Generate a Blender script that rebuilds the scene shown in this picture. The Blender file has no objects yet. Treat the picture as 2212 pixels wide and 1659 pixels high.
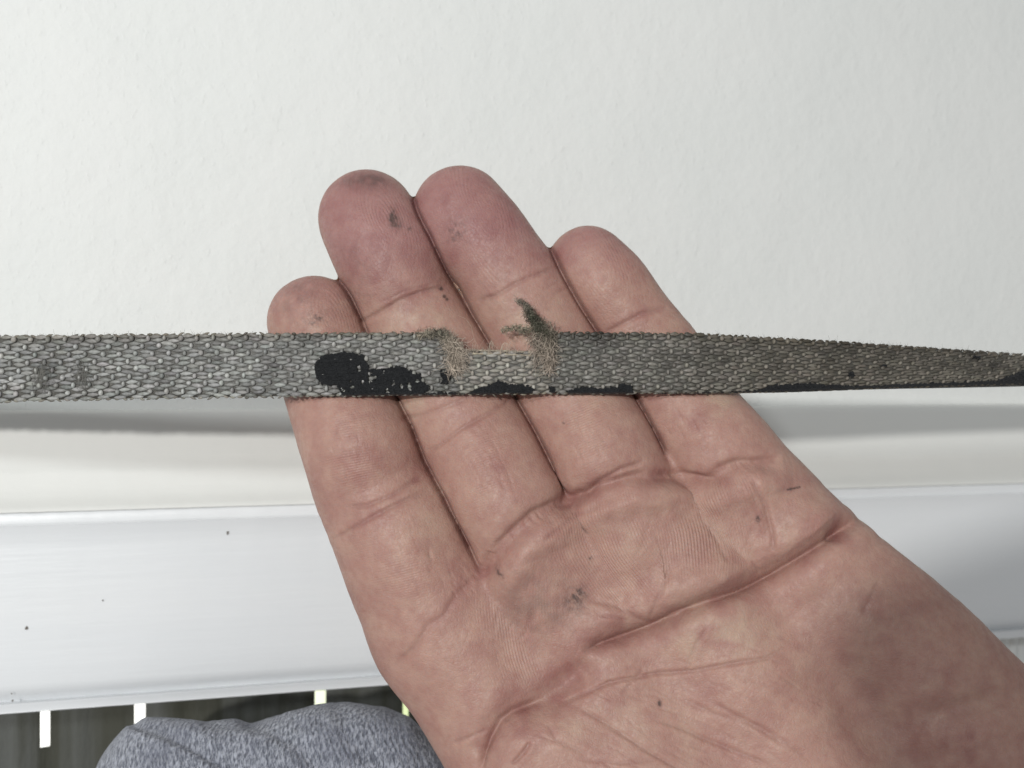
import bpy, math, random
import numpy as np
random.seed(7); rng = np.random.default_rng(7)
C = bpy.context.scene.collection
scene = bpy.context.scene

# ------------------------------------------------------------------ camera, world, lights
F = 1106.0 / 0.5295           # focal length in reading units of the photo (2212 wide)
ZC = 0.30                     # camera height in metres
def P(u, v, d):               # photo point + distance (mm) -> world metres
    return np.stack([(np.asarray(u) - 1106.0) * d / F, np.asarray(d) + 0 * np.asarray(u),
                     (829.5 - np.asarray(v)) * d / F], -1) / 1000.0 + np.array([0, 0, ZC])

cam_d = bpy.data.cameras.new('camera'); cam = bpy.data.objects.new('camera', cam_d); C.objects.link(cam)
cam.location = (0, 0, ZC); cam.rotation_euler = (math.radians(90), 0, 0)
cam_d.sensor_width = 36; cam_d.lens = 36 / (2 * 0.5295)
cam_d.clip_start = 0.01; cam_d.clip_end = 20
cam_d.dof.use_dof = True; cam_d.dof.focus_distance = 0.198; cam_d.dof.aperture_fstop = 20
scene.camera = cam

w = bpy.data.worlds.new('World'); scene.world = w; w.use_nodes = True
bg = w.node_tree.nodes['Background']; bg.inputs[0].default_value = (0.97, 0.99, 1.0, 1); bg.inputs[1].default_value = 0.31

def area(name, loc, target, power, size, col):
    l = bpy.data.lights.new(name, 'AREA'); l.shape = 'DISK'; l.size = size; l.energy = power; l.color = col
    o = bpy.data.objects.new(name, l); C.objects.link(o); o.location = loc
    from mathutils import Vector
    o.rotation_euler = (Vector(target) - Vector(loc)).to_track_quat('-Z', 'Y').to_euler()
    return o
area('ceiling_lamp', (-0.20, -0.58, ZC + 0.115), (-0.03, 0.28, ZC), 3.95, 0.027, (1.0, 0.99, 0.962))
area('window_light', (-0.30, -0.52, ZC + 0.215), (-0.03, 0.28, ZC - 0.01), 1.75, 0.06, (0.93, 0.98, 1.0))

scene.view_settings.view_transform = 'Standard'; scene.view_settings.look = 'None'
scene.view_settings.gamma = 1; scene.view_settings.exposure = 0; scene.view_settings.use_curve_mapping = False

# ------------------------------------------------------------------ helpers
def mesh_obj(name, verts, faces, mat=None, parent=None, smooth=True):
    me = bpy.data.meshes.new(name)
    verts = np.asarray(verts, dtype=np.float32); faces = np.asarray(faces, dtype=np.int32)
    n = faces.shape[1]
    me.vertices.add(len(verts)); me.vertices.foreach_set('co', verts.ravel())
    me.loops.add(faces.size); me.loops.foreach_set('vertex_index', faces.ravel())
    me.polygons.add(len(faces)); me.polygons.foreach_set('loop_start', np.arange(0, faces.size, n, dtype=np.int32))
    me.update(calc_edges=True); me.validate()
    me.polygons.foreach_set('use_smooth', np.full(len(me.polygons), smooth))
    if mat: me.materials.append(mat)
    o = bpy.data.objects.new(name, me); C.objects.link(o)
    if parent: o.parent = parent
    return o
def set_col(o, cols, name='tint'):
    a = o.data.color_attributes.new(name, 'FLOAT_COLOR', 'POINT')
    c = np.ones((len(cols), 4), np.float32); c[:, :3] = cols
    a.data.foreach_set('color', c.ravel())
def set_float(o, vals, name):
    a = o.data.attributes.new(name, 'FLOAT', 'POINT'); a.data.foreach_set('value', np.asarray(vals, np.float32))
def tag(o, label, cat=None, group=None, kind=None):
    o['label'] = label
    if cat: o['category'] = cat
    if group: o['group'] = group
    if kind: o['kind'] = kind
def empty(name, loc):
    o = bpy.data.objects.new(name, None); C.objects.link(o); o.location = loc; o.empty_display_size = 0.01
    return o
def grid_faces(nu, nv, keep=None):
    i, j = np.meshgrid(np.arange(nu - 1), np.arange(nv - 1), indexing='ij')
    if keep is not None: i, j = i[keep], j[keep]
    a = (i * nv + j).ravel()
    return np.stack([a, a + 1, a + nv + 1, a + nv], 1)

_lat = rng.random((64, 64, 64)).astype(np.float32)
def noise3(p, scale):         # smooth value noise, about -1..1
    q = p / scale; i = np.floor(q).astype(int); f = q - i; f = f * f * (3 - 2 * f)
    r = 0
    for dx in (0, 1):
        for dy in (0, 1):
            for dz in (0, 1):
                wgt = (f[:, 0] if dx else 1 - f[:, 0]) * (f[:, 1] if dy else 1 - f[:, 1]) * (f[:, 2] if dz else 1 - f[:, 2])
                r = r + wgt * _lat[(i[:, 0] + dx) & 63, (i[:, 1] + dy) & 63, (i[:, 2] + dz) & 63]
    return r * 2 - 1

class Mat:
    def __init__(s, name, rough=0.5, base=(0.8, 0.8, 0.8), spec=0.5):
        s.m = bpy.data.materials.new(name); s.m.use_nodes = True; s.t = s.m.node_tree; s.N = s.t.nodes; s.L = s.t.links
        s.b = s.N['Principled BSDF']; s.b.inputs['Roughness'].default_value = rough
        s.b.inputs['Base Color'].default_value = (*base, 1); s.b.inputs['Specular IOR Level'].default_value = spec
    def n(s, typ, **kw):
        x = s.N.new(typ)
        for k, v in kw.items():
            if k.startswith('i_'): x.inputs[int(k[2:]) if k[2:].isdigit() else k[2:].replace('_', ' ')].default_value = v
            else: setattr(x, k, v)
        return x
    def noise(s, scale, detail=3, rough=0.5, stretch=None, rot=None):
        tc = s.n('ShaderNodeTexCoord'); mp = s.n('ShaderNodeMapping')
        if stretch: mp.inputs['Scale'].default_value = stretch
        if rot: mp.inputs['Rotation'].default_value = rot
        s.L.new(tc.outputs['Object'], mp.inputs['Vector'])
        x = s.n('ShaderNodeTexNoise'); x.inputs['Scale'].default_value = scale; x.inputs['Detail'].default_value = detail; x.inputs['Roughness'].default_value = rough
        s.L.new(mp.outputs[0], x.inputs['Vector']); return x.outputs[0]
    def math(s, op, a, b=None, c=None):
        x = s.n('ShaderNodeMath', operation=op)
        for k, v in enumerate((a, b, c)):
            if v is None: continue
            if isinstance(v, (int, float)): x.inputs[k].default_value = v
            else: s.L.new(v, x.inputs[k])
        return x.outputs[0]
    def mix(s, fac, a, b, mode='MIX'):
        x = s.n('ShaderNodeMix', data_type='RGBA', blend_type=mode)
        for sock, v in ((x.inputs[0], fac), (x.inputs[6], a), (x.inputs[7], b)):
            if isinstance(v, tuple): sock.default_value = (*v, 1)
            elif isinstance(v, (int, float)): sock.default_value = v
            else: s.L.new(v, sock)
        return x.outputs[2]
    def ramp(s, x, lo, hi, a=0.0, b=1.0):
        r = s.n('ShaderNodeMapRange', interpolation_type='SMOOTHSTEP'); s.L.new(x, r.inputs[0])
        for k, v in ((1, lo), (2, hi), (3, a), (4, b)): r.inputs[k].default_value = v
        return r.outputs[0]
    def attr(s, name, out='Color'): return s.n('ShaderNodeAttribute', attribute_name=name).outputs[out]
    def color(s, c): s.L.new(c, s.b.inputs['Base Color'])
    def bump(s, hs):          # list of (height, distance in metres)
        prev = None
        for h, dist in hs:
            b = s.n('ShaderNodeBump'); b.inputs['Distance'].default_value = dist; b.inputs['Strength'].default_value = 1
            s.L.new(h, b.inputs['Height'])
            if prev: s.L.new(prev, b.inputs['Normal'])
            prev = b.outputs[0]
        s.L.new(prev, s.b.inputs['Normal'])

def interp(pts, x):
    pts = np.array(pts, float); return np.interp(x, pts[:, 0], pts[:, 1])
def seg_dist(px, py, poly, closed=False):
    poly = np.array(poly, float); best = np.full(px.shape, 1e9); along = np.zeros(px.shape)
    n = len(poly); tot = 0
    for k in range(n if closed else n - 1):
        a = poly[k]; b = poly[(k + 1) % n]; ab = b - a; L = np.hypot(*ab)
        t = np.clip(((px - a[0]) * ab[0] + (py - a[1]) * ab[1]) / (L * L), 0, 1)
        d = np.hypot(px - a[0] - t * ab[0], py - a[1] - t * ab[1])
        m = d < best; best = np.where(m, d, best); along = np.where(m, tot + t * L, along); tot += L
    return best, along / tot
def inside(px, py, poly):
    r = np.zeros(px.shape, bool); n = len(poly)
    for k in range(n):
        x1, y1 = poly[k]; x2, y2 = poly[(k + 1) % n]
        c = ((y1 > py) != (y2 > py)) & (px < (x2 - x1) * (py - y1) / ((y2 - y1) or 1e-9) + x1)
        r ^= c
    return r

# ------------------------------------------------------------------ the wall and the skirting
YAW = 0.2495                  # the wall runs away from the camera to the right
def wall_pt(s, o, z):         # s mm along the wall, o mm out of the wall, z mm above the camera's height
    c, sn = 1 / math.hypot(1, YAW), YAW / math.hypot(1, YAW)
    x = s * c + o * sn; y = 300 + s * sn - o * c
    return np.stack([x, y, np.asarray(z) + 0 * x], -1) / 1000.0 + np.array([0, 0, ZC])
def wall_at(u, v, o):         # wall coordinates (s, z) of the point o mm out of the wall seen at (u, v)
    k = (u - 1106) / F; c, sn = 1 / math.hypot(1, YAW), YAW / math.hypot(1, YAW)
    # point (k*d, d): s*c+o*sn = k*d ; 300+s*sn-o*c = d
    s = (k * (300 - o * c) - o * sn) / (c - k * sn); d = 300 + s * sn - o * c
    return s, (829.5 - v) * d / F

m = Mat('wall_paint', 0.75, (0.81, 0.815, 0.79), 0.3)
n1 = m.noise(210, 4, 0.55); n2 = m.noise(560, 3, 0.5, (1.4, 1, 0.8), (0, 0.6, 0)); n3 = m.noise(14, 2); n4 = m.noise(900, 1)
m.bump([(n1, 0.00042), (m.ramp(n2, 0.55, 0.85), 0.00012), (n3, 0.003)])
m.color(m.mix(m.ramp(m.noise(25, 3), 0.35, 0.7), (0.80, 0.81, 0.79), (0.815, 0.82, 0.80)))
WALL = m.m
m = Mat('gloss_trim_paint', 0.38, (0.80, 0.82, 0.84), 0.5)
h1 = m.noise(60, 4, 0.6, (0.5, 1, 9)); h2 = m.noise(420, 2, 0.5, (1, 1, 1))
m.bump([(h1, 0.00009), (h2, 0.00003)])
sp = m.noise(330, 0, 0.5)
m.color(m.mix(m.ramp(m.noise(22, 3, 0.5, (.4, 1, 2)), 0.3, 0.7), (0.785, 0.80, 0.815), (0.815, 0.825, 0.835)))
TRIM = m.m

ztop = wall_at(300, 884, 0)[1]
S0, S1 = -420, 620
v = [wall_pt(np.array([S0, S1, S1, S0]), 0, np.array([ztop - 6, ztop - 6, 420, 420])),
     wall_pt(np.array([S0, S1, S1, S0]), -60, np.array([ztop - 6, ztop - 6, 420, 420]))]
wall = mesh_obj('wall', np.concatenate(v), [[0, 1, 2, 3], [7, 6, 5, 4], [0, 4, 5, 1], [1, 5, 6, 2], [2, 6, 7, 3], [3, 7, 4, 0]], WALL, smooth=False)
tag(wall, 'off-white painted plaster wall with fine orange-peel texture above the skirting', kind='structure')

mold_v = [(884, -8), (884.5, 3.5), (887, 4.8), (893, 5.4), (905, 5.8), (940, 6.0), (960, 6.2), (985, 6.7), (1005, 7.1), (1010, 7.6), (1022, 8.0), (1045, 8.8),
          (1065, 10.0), (1078, 11.4), (1088, 13.0), (1095, 13.9), (1100, 14.1), (1101, 8)]
board_v = [(1100.5, 8), (1101, 14.0), (1104, 14.25), (1110, 14.35), (1122, 14.6), (1124.5, 14.8), (1126, 15.25), (1128, 15.4), (1130, 15.2),
          (1180, 15.3), (1300, 15.3), (1420, 15.3), (1462, 15.2), (1474, 14.9), (1484, 13.7), (1491, 12.2), (1495.5, 11.6), (1498, 14.0), (1501, 15.0), (1505, 14.9), (1518, 13.9), (1520, 14.0), (1521.2, -8)]
m = Mat('matt_moulding_paint', 0.6, (0.80, 0.80, 0.77), 0.35); m.bump([(m.noise(60, 4, 0.6, (0.5, 1, 6)), 0.00009), (m.noise(420, 2), .00005)]); MOLD = m.m
def run(name, pv, mat, parent=None):
    prof = [(o, wall_at(300, vv, o)[1]) for vv, o in pv]
    ss = np.linspace(S0, S1, 700); O, SSg = np.meshgrid([p[0] for p in prof], ss); Z, _ = np.meshgrid([p[1] for p in prof], ss)
    pp = np.stack([SSg.ravel(), O.ravel(), Z.ravel()], 1)
    wob = noise3(pp * np.array([1, 1, 2.]), 9.0) * 0.08 + noise3(pp, 2.2) * 0.05
    ok = (O.ravel() > 1)
    o_ = mesh_obj(name, wall_pt(SSg.ravel(), O.ravel() + wob * ok, Z.ravel() + wob * 0.7 * ok), grid_faces(len(ss), len(prof)), mat, parent)
    md = o_.modifiers.new('edges', 'EDGE_SPLIT'); md.split_angle = math.radians(60); return o_, prof
skirt, prof = run('skirting_board', board_v, TRIM)
mould, _ = run('moulding', mold_v, MOLD, skirt); mould['label'] = 'warm white stepped moulding along the top of the skirting'
tag(skirt, 'white gloss painted skirting board with moulded top edge behind the hand', 'skirting board')
# a few nibs of dried paint and dirt standing on the skirting
mm = Mat('dirt_speck', 0.8, (0.16, 0.14, 0.12)); DIRT = mm.m
V, Fc = [], []
for (u, vv, r) in ((461, 1079, .35), (492, 1151, .5), (57, 1357, .55), (27, 1536 - 22, .4), (222, 1297, .3), (25, 1498, .25), (1716 / 1, 858, .0)):
    if r == 0: continue
    s, z = wall_at(u, vv, 15.4 if vv > 1130 else 11.8)
    o = 15.4 if vv > 1130 else 11.8
    b = len(V) ; k0 = sum(len(x) for x in V)
    th = np.linspace(0, 2 * np.pi, 9)[:-1]; rr = r * (0.7 + 0.5 * rng.random(8))
    ring = wall_pt(s + rr * np.cos(th) * 0.7, o + 0.02 + 0 * th, z + rr * np.sin(th)); top = wall_pt(np.array([s]), o + 0.22, np.array([z]))
    V.append(np.concatenate([ring, top])); Fc += [[k0 + i, k0 + (i + 1) % 8, k0 + 8] for i in range(8)]
mesh_obj('dirt_specks', np.concatenate(V), Fc, DIRT, skirt)

# ------------------------------------------------------------------ what hangs below the skirting
m = Mat('dark_curtain_cloth', 0.7, (0.06, 0.06, 0.05), 0.3)
a1 = m.noise(90, 4, 0.6, (1, 1, 0.06)); a2 = m.noise(700, 2, 0.5, (1, 1, .5))
m.color(m.mix(m.ramp(a1, 0.35, 0.65), (0.060, 0.060, 0.046), (0.115, 0.118, 0.11)))
m.bump([(a1, 0.001), (a2, 0.0002)])
CURT = m.m
OC = -22.0
sA, sB = wall_at(-150, 1500, OC)[0], wall_at(1900, 1500, OC)[0]
zt = prof[-1][1] + 3; zb = -230.0
nu_, nv_ = 1400, 70
cs = np.linspace(sA, sB, nu_); cz = np.linspace(zt, zb, nv_)
Sg, Zg = np.meshgrid(cs, cz, indexing='ij')
fold = .35 * np.sin(Sg * 0.42 + 1.3 * np.sin(Sg * 0.05)) + .10 * np.sin(Sg * 1.13 + 2) + 1.6 * np.sin(Sg * 0.11)
slits = [(85, 105, 1606), (289, 314, 1566), (680, 702, 1518), (870, 882, 1544)]
keep = np.ones((nu_ - 1, nv_ - 1), bool)
for (ua, ub, vb_) in slits:
    s_a = wall_at(ua, 1540, OC)[0]; s_b = wall_at(ub, 1540, OC)[0]; z_b = wall_at((ua + ub) / 2, vb_, OC)[1]
    wv = 0.0 * cz[:-1]
    sl = ((cs[:-1, None] > s_a + wv[None]) & (cs[:-1, None] < s_b + wv[None] * .6) & (cz[None, :-1] > z_b))
    keep &= ~sl
v = wall_pt(Sg.ravel(), (OC + fold).ravel(), Zg.ravel())
curtain = mesh_obj('curtain', v, grid_faces(nu_, nv_, keep), CURT)
tag(curtain, 'dark grey-green curtain with narrow daylight gaps hanging below the white skirting', 'curtain')
m = Mat('daylight_window', 0.5); m.b.inputs['Emission Color'].default_value = (0.93, 1.0, 0.86, 1); tcx = m.n('ShaderNodeTexCoord'); sx = m.n('ShaderNodeSeparateXYZ'); m.L.new(tcx.outputs['Object'], sx.inputs[0]); m.L.new(m.mix(m.ramp(sx.outputs[0], -.10, -.045), (1.0, 1.0, .95), (.46, .52, .28)), m.b.inputs['Emission Color']); m.b.inputs['Emission Strength'].default_value = 1.7
s0 = np.array([sA, sB, sB, sA]); z0 = np.array([zt + 2, zt + 2, zb, zb])
v = np.concatenate([wall_pt(s0, -46, z0), wall_pt(s0, -50, z0)])
box = [[3, 2, 1, 0], [4, 5, 6, 7], [0, 1, 5, 4], [1, 2, 6, 5], [2, 3, 7, 6], [3, 0, 4, 7]]
pane = mesh_obj('window_pane', v, box, m.m, smooth=False)
tag(pane, 'bright daylit window pane showing through the narrow curtain gaps', 'window')
m = Mat('white_pleated_cloth', 0.6, (0.78, 0.78, 0.76))
s2 = np.linspace(wall_at(2020, 1400, OC)[0], wall_at(2700, 1400, OC)[0], 500); z2 = np.linspace(zt, zb, 4)
Sg, Zg = np.meshgrid(s2, z2, indexing='ij')
v = wall_pt(Sg.ravel(), (OC + 10 + 1.2 * np.abs(np.sin(Sg * 0.75))).ravel(), Zg.ravel())
pl = mesh_obj('pleated_blind', v, grid_faces(500, 4), m.m)
tag(pl, 'white pleated blind below the skirting at the far right, beside the wrist', 'blind')

# ------------------------------------------------------------------ trouser leg
m = Mat('grey_marl_knit', 0.9, (0.2, 0.2, 0.24), 0.2)
m.b.inputs['Sheen Weight'].default_value = 0.25
k1 = m.noise(820, 3, 0.75, (2.2, 1, 0.8), (0, .75, 0)); k2 = m.noise(110, 3, 0.6); k3 = m.noise(1500, 1)
col = m.mix(m.ramp(k1, 0.38, 0.64), (0.13, 0.14, 0.175), (0.47, 0.49, 0.56))
col = m.mix(m.ramp(k2, 0.35, 0.7, 0, 0.5), col, (0.17, 0.18, 0.23)); m.color(col)
wv = m.n('ShaderNodeTexWave', wave_type='BANDS', bands_direction='X'); wv.inputs['Scale'].default_value = 300; wv.inputs['Distortion'].default_value = 6; wv.inputs['Detail'].default_value = 2; wv.inputs['Detail Scale'].default_value = .8
tc = m.n('ShaderNodeTexCoord'); mp = m.n('ShaderNodeMapping'); mp.inputs['Rotation'].default_value = (0, 0.5, 0); m.L.new(tc.outputs['Object'], mp.inputs[0]); m.L.new(mp.outputs[0], wv.inputs[0])
m.bump([(k1, 0.0010), (wv.outputs['Fac'], 0.00015)])
vtop = [(150, 1830), (208, 1662), (232, 1620), (255, 1587), (283, 1553), (314, 1545), (425, 1551), (552, 1548), (637, 1531), (697, 1523), (744, 1517), (829, 1529), (884, 1550), (935, 1600), (980, 1660), (1030, 1760)]
un = np.linspace(150, 1030, 420); ph = np.linspace(0, 2 * np.pi, 260)
U, PH = np.meshgrid(un, ph, indexing='ij')
VT = interp(vtop, un); VT = np.convolve(np.pad(VT, 3, 'edge'), np.ones(7) / 7, 'valid')[:, None]
R = 330 * np.clip(np.sin(np.pi * (un - 150) / 880), 0, 1)[:, None] ** 0.35
sp = lambda x, p: np.sign(x) * np.abs(x) ** p
Vv = VT + R * (1 - sp(np.cos(PH), .8)); D = 236 - R / 330 * 26 * sp(np.sin(PH), .6)
pts = P(U.ravel(), Vv.ravel(), D.ravel())
q = pts * 1000
fold = noise3((q @ np.array([[.7, 0, .7], [0, 1, 0], [-.7, 0, .7]])) * np.array([.5, .5, 1.8]), 15) * 1.0 + noise3(q, 6) * 0.35 + noise3(q, 1.3) * 0.12
for l_, w_, a_ in (([(290, 1556), (400, 1600), (540, 1680)], 16, 1.6), ([(540, 1556), (640, 1600), (700, 1670)], 22, 1.3), ([(450, 1560), (560, 1545), (640, 1560)], 20, 1.0), ([(740, 1540), (760, 1600), (830, 1660)], 22, 1.0)):
    fold -= a_ * np.exp(-(seg_dist(U.ravel(), Vv.ravel(), l_)[0] / w_) ** 2)
cen = P(U.ravel(), (VT + R + 0 * PH).ravel(), np.full(U.size, 236.0)); nn = pts - cen; nn /= np.linalg.norm(nn, axis=1)[:, None] + 1e-9
leg = mesh_obj('trouser_leg', pts + nn * fold[:, None] * .001, grid_faces(len(un), len(ph)), m.m)
tag(leg, 'grey-blue marl knitted trouser knee below the skirting, left of the palm', 'trousers')

# ------------------------------------------------------------------ the hand
VOX = 0.55
fing = {
 'index': [(680, 697, 99, 204.5), (690, 735, 102, 203.5), (706, 785, 105, 202.8), (738, 868, 114, 202.2), (776, 972, 120, 198.8), (808, 1058, 124, 199.2), (858, 1150, 135, 197.0), (903, 1255, 141, 196.2), (962, 1360, 148, 196.5)],
 'middle': [(793, 474, 103, 207), (812, 510, 107, 205.6), (837, 560, 109, 204.6), (857, 608, 104, 204.6), (884, 676, 111, 205.6), (957, 808, 120, 203.0), (1018, 930, 119, 201.4), (1077, 1045, 117, 197.2), (1123, 1131, 116, 196.6), (1170, 1230, 118, 197.5)],
 'ring': [(995, 463, 101, 207), (1036, 508, 101, 205.4), (1078, 565, 99, 204.8), (1117, 628, 105.5, 204.0), (1163, 713, 107, 203.4), (1208, 803, 115, 202.8), (1262, 902, 115, 201.0), (1308, 988, 113, 197.4), (1360, 1090, 114, 198)],
 'little': [(1270, 577, 87, 207), (1300, 605, 88, 205.6), (1322, 630, 88, 205.0), (1371, 700, 88, 205.0), (1437, 797, 100, 203.2), (1503, 910, 107, 201.4), (1567, 988, 113, 197.8), (1640, 1090, 116, 198)],
}
palm = [
 [(962, 1360, 149, 197), (1060, 1500, 158, 194.5), (1148, 1650, 168, 191), (1300, 1950, 230, 188)],
 [(1175, 1245, 118, 197.5), (1330, 1500, 150, 194), (1520, 1800, 200, 188), (1750, 2150, 240, 184)],
 [(1365, 1110, 112, 198), (1560, 1400, 150, 192.5), (1750, 1700, 190, 187), (2050, 2050, 230, 182)],
 [(1645, 1100, 112, 198), (1716, 1162, 120, 196.5), (1818, 1292, 150, 193), (1955, 1418, 162, 190), (2088, 1570, 176, 186), (2400, 1930, 230, 180)],
 [(1330, 1790, 250, 184.5), (1560, 1950, 280, 182)],
 [(2400, 1930, 230, 180), (2800, 2450, 300, 170), (3500, 3300, 340, 150)],
 [(1900, 2050, 260, 182), (2500, 2600, 300, 172), (3250, 3450, 340, 150)],
]
thumb = [(1330, 1950, 200, 188), (1130, 2130, 150, 192), (1010, 2330, 120, 192), (930, 2520, 112, 192), (890, 2660, 100, 193)]
def nodes_mm(ch, flat):
    out = []
    for (u, v_, wd, df) in ch:
        r = wd * df / F; r = r * (1 + 0.5 * r / df); dc = df + r * flat
        out.append(((u - 1106) * dc / F, dc, (829.5 - v_) * dc / F, r * dc / df))
    return np.array(out)
def refine(a, n=5):
    t = np.arange(len(a)); tt = np.linspace(0, len(a) - 1, (len(a) - 1) * n + 1); out = []
    for x in tt:
        i = min(int(x), len(a) - 2); f = x - i
        p0, p1, p2, p3 = a[max(i - 1, 0)], a[i], a[i + 1], a[min(i + 2, len(a) - 1)]
        out.append(0.5 * ((2 * p1) + (-p0 + p2) * f + (2 * p0 - 5 * p1 + 4 * p2 - p3) * f * f + (-p0 + 3 * p1 - 3 * p2 + p3) * f ** 3))
    return np.array(out)
lo = np.array([-58., 148., -165.]); hi = np.array([200., 245., 52.])
dims = np.ceil((hi - lo) / VOX).astype(int)
ax = [lo[k] + VOX * np.arange(dims[k]) for k in range(3)]
BIG = 30.0
def chain_field(a, flat, field, margin=9.0, k=0.0):
    for i in range(len(a) - 1):
        A, B = a[i], a[i + 1]; rm = max(A[3], B[3]) + margin
        sl = []
        for c in range(3):
            l0 = (min(A[c], B[c]) - rm - lo[c]) / VOX; l1 = (max(A[c], B[c]) + rm - lo[c]) / VOX
            sl.append(slice(max(0, int(l0)), max(0, min(dims[c], int(l1) + 1))))
        if any(s.stop <= s.start for s in sl): continue
        X = ax[0][sl[0]][:, None, None].astype(np.float32) - A[0]; Y = (ax[1][sl[1]][None, :, None].astype(np.float32) - A[1]) / flat; Zz = ax[2][sl[2]][None, None, :].astype(np.float32) - A[2]
        b = B[:3] - A[:3]; b = np.array([b[0], b[1] / flat, b[2]]); L2 = max((b ** 2).sum(), 1e-6)
        t = np.clip((X * b[0] + Y * b[1] + Zz * b[2]) / L2, 0, 1)
        d = np.sqrt((X - t * b[0]) ** 2 + (Y - t * b[1]) ** 2 + (Zz - t * b[2]) ** 2) - (A[3] + t * (B[3] - A[3]))
        f = field[sl[0], sl[1], sl[2]]
        if k > 0:
            h = np.clip(0.5 + 0.5 * (f - d) / k, 0, 1); f[...] = f + (d - f) * h - k * h * (1 - h)
        else: np.minimum(f, d, out=f)
def smin(a, b, k):
    h = np.maximum(k - np.abs(a - b), 0) / k
    return np.minimum(a, b) - h * h * k * 0.25
def crop(a, m_=12):
    mn = a[:, :3].min(0) - a[:, 3].max() - m_; mx = a[:, :3].max(0) + a[:, 3].max() + m_
    return tuple(slice(int(max(0, (mn[c] - lo[c]) / VOX)), int(max(1, min(dims[c], (mx[c] - lo[c]) / VOX)))) for c in range(3))
PF = np.full(dims, BIG, np.float32)
for ch in palm:
    t_ = np.full(dims, BIG, np.float32); a = refine(nodes_mm(ch, 0.8), 3); chain_field(a, 0.8, t_, 12)
    sl = crop(a); PF[sl] = smin(PF[sl], t_[sl], 9.0)
a = refine(nodes_mm(thumb, 0.85), 3); t_ = np.full(dims, BIG, np.float32); chain_field(a, 0.85, t_); sl = crop(a); PF[sl] = smin(PF[sl], t_[sl], 6.0)
TOT = np.full(dims, BIG, np.float32)
for nm, ch in fing.items():
    a = refine(nodes_mm(ch, 0.84), 3); t_ = np.full(dims, BIG, np.float32); chain_field(a, 0.84, t_, 8)
    sl = crop(a); TOT[sl] = smin(TOT[sl], t_[sl], 1.8)
TOT = smin(TOT, PF, 4.5)
del t_, PF

def surface_nets(f, lo, vox):
    s = f < 0
    n = f.shape
    cnt = np.zeros([k - 1 for k in n], np.int8)
    for dx in (0, 1):
        for dy in (0, 1):
            for dz in (0, 1):
                cnt += s[dx:n[0] - 1 + dx, dy:n[1] - 1 + dy, dz:n[2] - 1 + dz]
    act = (cnt > 0) & (cnt < 8)
    I = np.argwhere(act); idx = np.full(act.shape, -1, np.int32); idx[act] = np.arange(len(I))
    acc = np.zeros((len(I), 3)); num = np.zeros(len(I))
    corners = [(a, b, c) for a in (0, 1) for b in (0, 1) for c in (0, 1)]
    val = {c: f[I[:, 0] + c[0], I[:, 1] + c[1], I[:, 2] + c[2]].astype(float) for c in corners}
    for c in corners:
        for k in range(3):
            if c[k] == 0:
                c2 = list(c); c2[k] = 1; c2 = tuple(c2); A, B = val[c], val[c2]
                m_ = (A < 0) != (B < 0); t = np.where(m_, A / np.where(m_, A - B, 1), 0)
                pt = np.tile(np.array(c, float), (len(I), 1)); pt[:, k] += t
                acc += pt * m_[:, None]; num += m_
    V = lo + vox * (I + acc / num[:, None])
    faces = []
    for k in range(3):
        a1, a2 = (k + 1) % 3, (k + 2) % 3
        sA = [slice(None)] * 3; sB = [slice(None)] * 3; sA[k] = slice(0, -1); sB[k] = slice(1, None)
        A, B = s[tuple(sA)], s[tuple(sB)]
        E = np.argwhere(A != B)
        E = E[(E[:, a1] > 0) & (E[:, a2] > 0) & (E[:, a1] < n[a1] - 1) & (E[:, a2] < n[a2] - 1)]
        flip = A[E[:, 0], E[:, 1], E[:, 2]]
        def at(o1, o2):
            q = E.copy(); q[:, a1] -= o1; q[:, a2] -= o2; return idx[q[:, 0], q[:, 1], q[:, 2]]
        q = np.stack([at(1, 1), at(0, 1), at(0, 0), at(1, 0)], 1)
        q[~flip] = q[~flip][:, ::-1]
        faces.append(q)
    return V, np.concatenate(faces)
HV, HF = surface_nets(TOT, lo, VOX); del TOT
hand = mesh_obj('hand', HV, HF)
sub = hand.modifiers.new('sub', 'SUBSURF'); sub.levels = 1
smo = hand.modifiers.new('smo', 'SMOOTH'); smo.iterations = 5; smo.factor = 0.5
dg = bpy.context.evaluated_depsgraph_get(); dg.update()
me = bpy.data.meshes.new_from_object(hand.evaluated_get(dg)); hand.modifiers.clear(); old = hand.data; hand.data = me; bpy.data.meshes.remove(old); me.name = 'hand'
N = len(me.vertices); co = np.zeros(N * 3, np.float32); me.vertices.foreach_get('co', co); co = co.reshape(-1, 3).astype(float)
no = np.zeros(N * 3, np.float32); me.vertex_normals.foreach_get('vector', no); no = no.reshape(-1, 3).astype(float)
HU = 1106 + co[:, 0] / co[:, 1] * F; HVv = 829.5 - co[:, 2] / co[:, 1] * F
front = np.clip(-no[:, 1] * 1.6 - 0.05, 0, 1)

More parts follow.
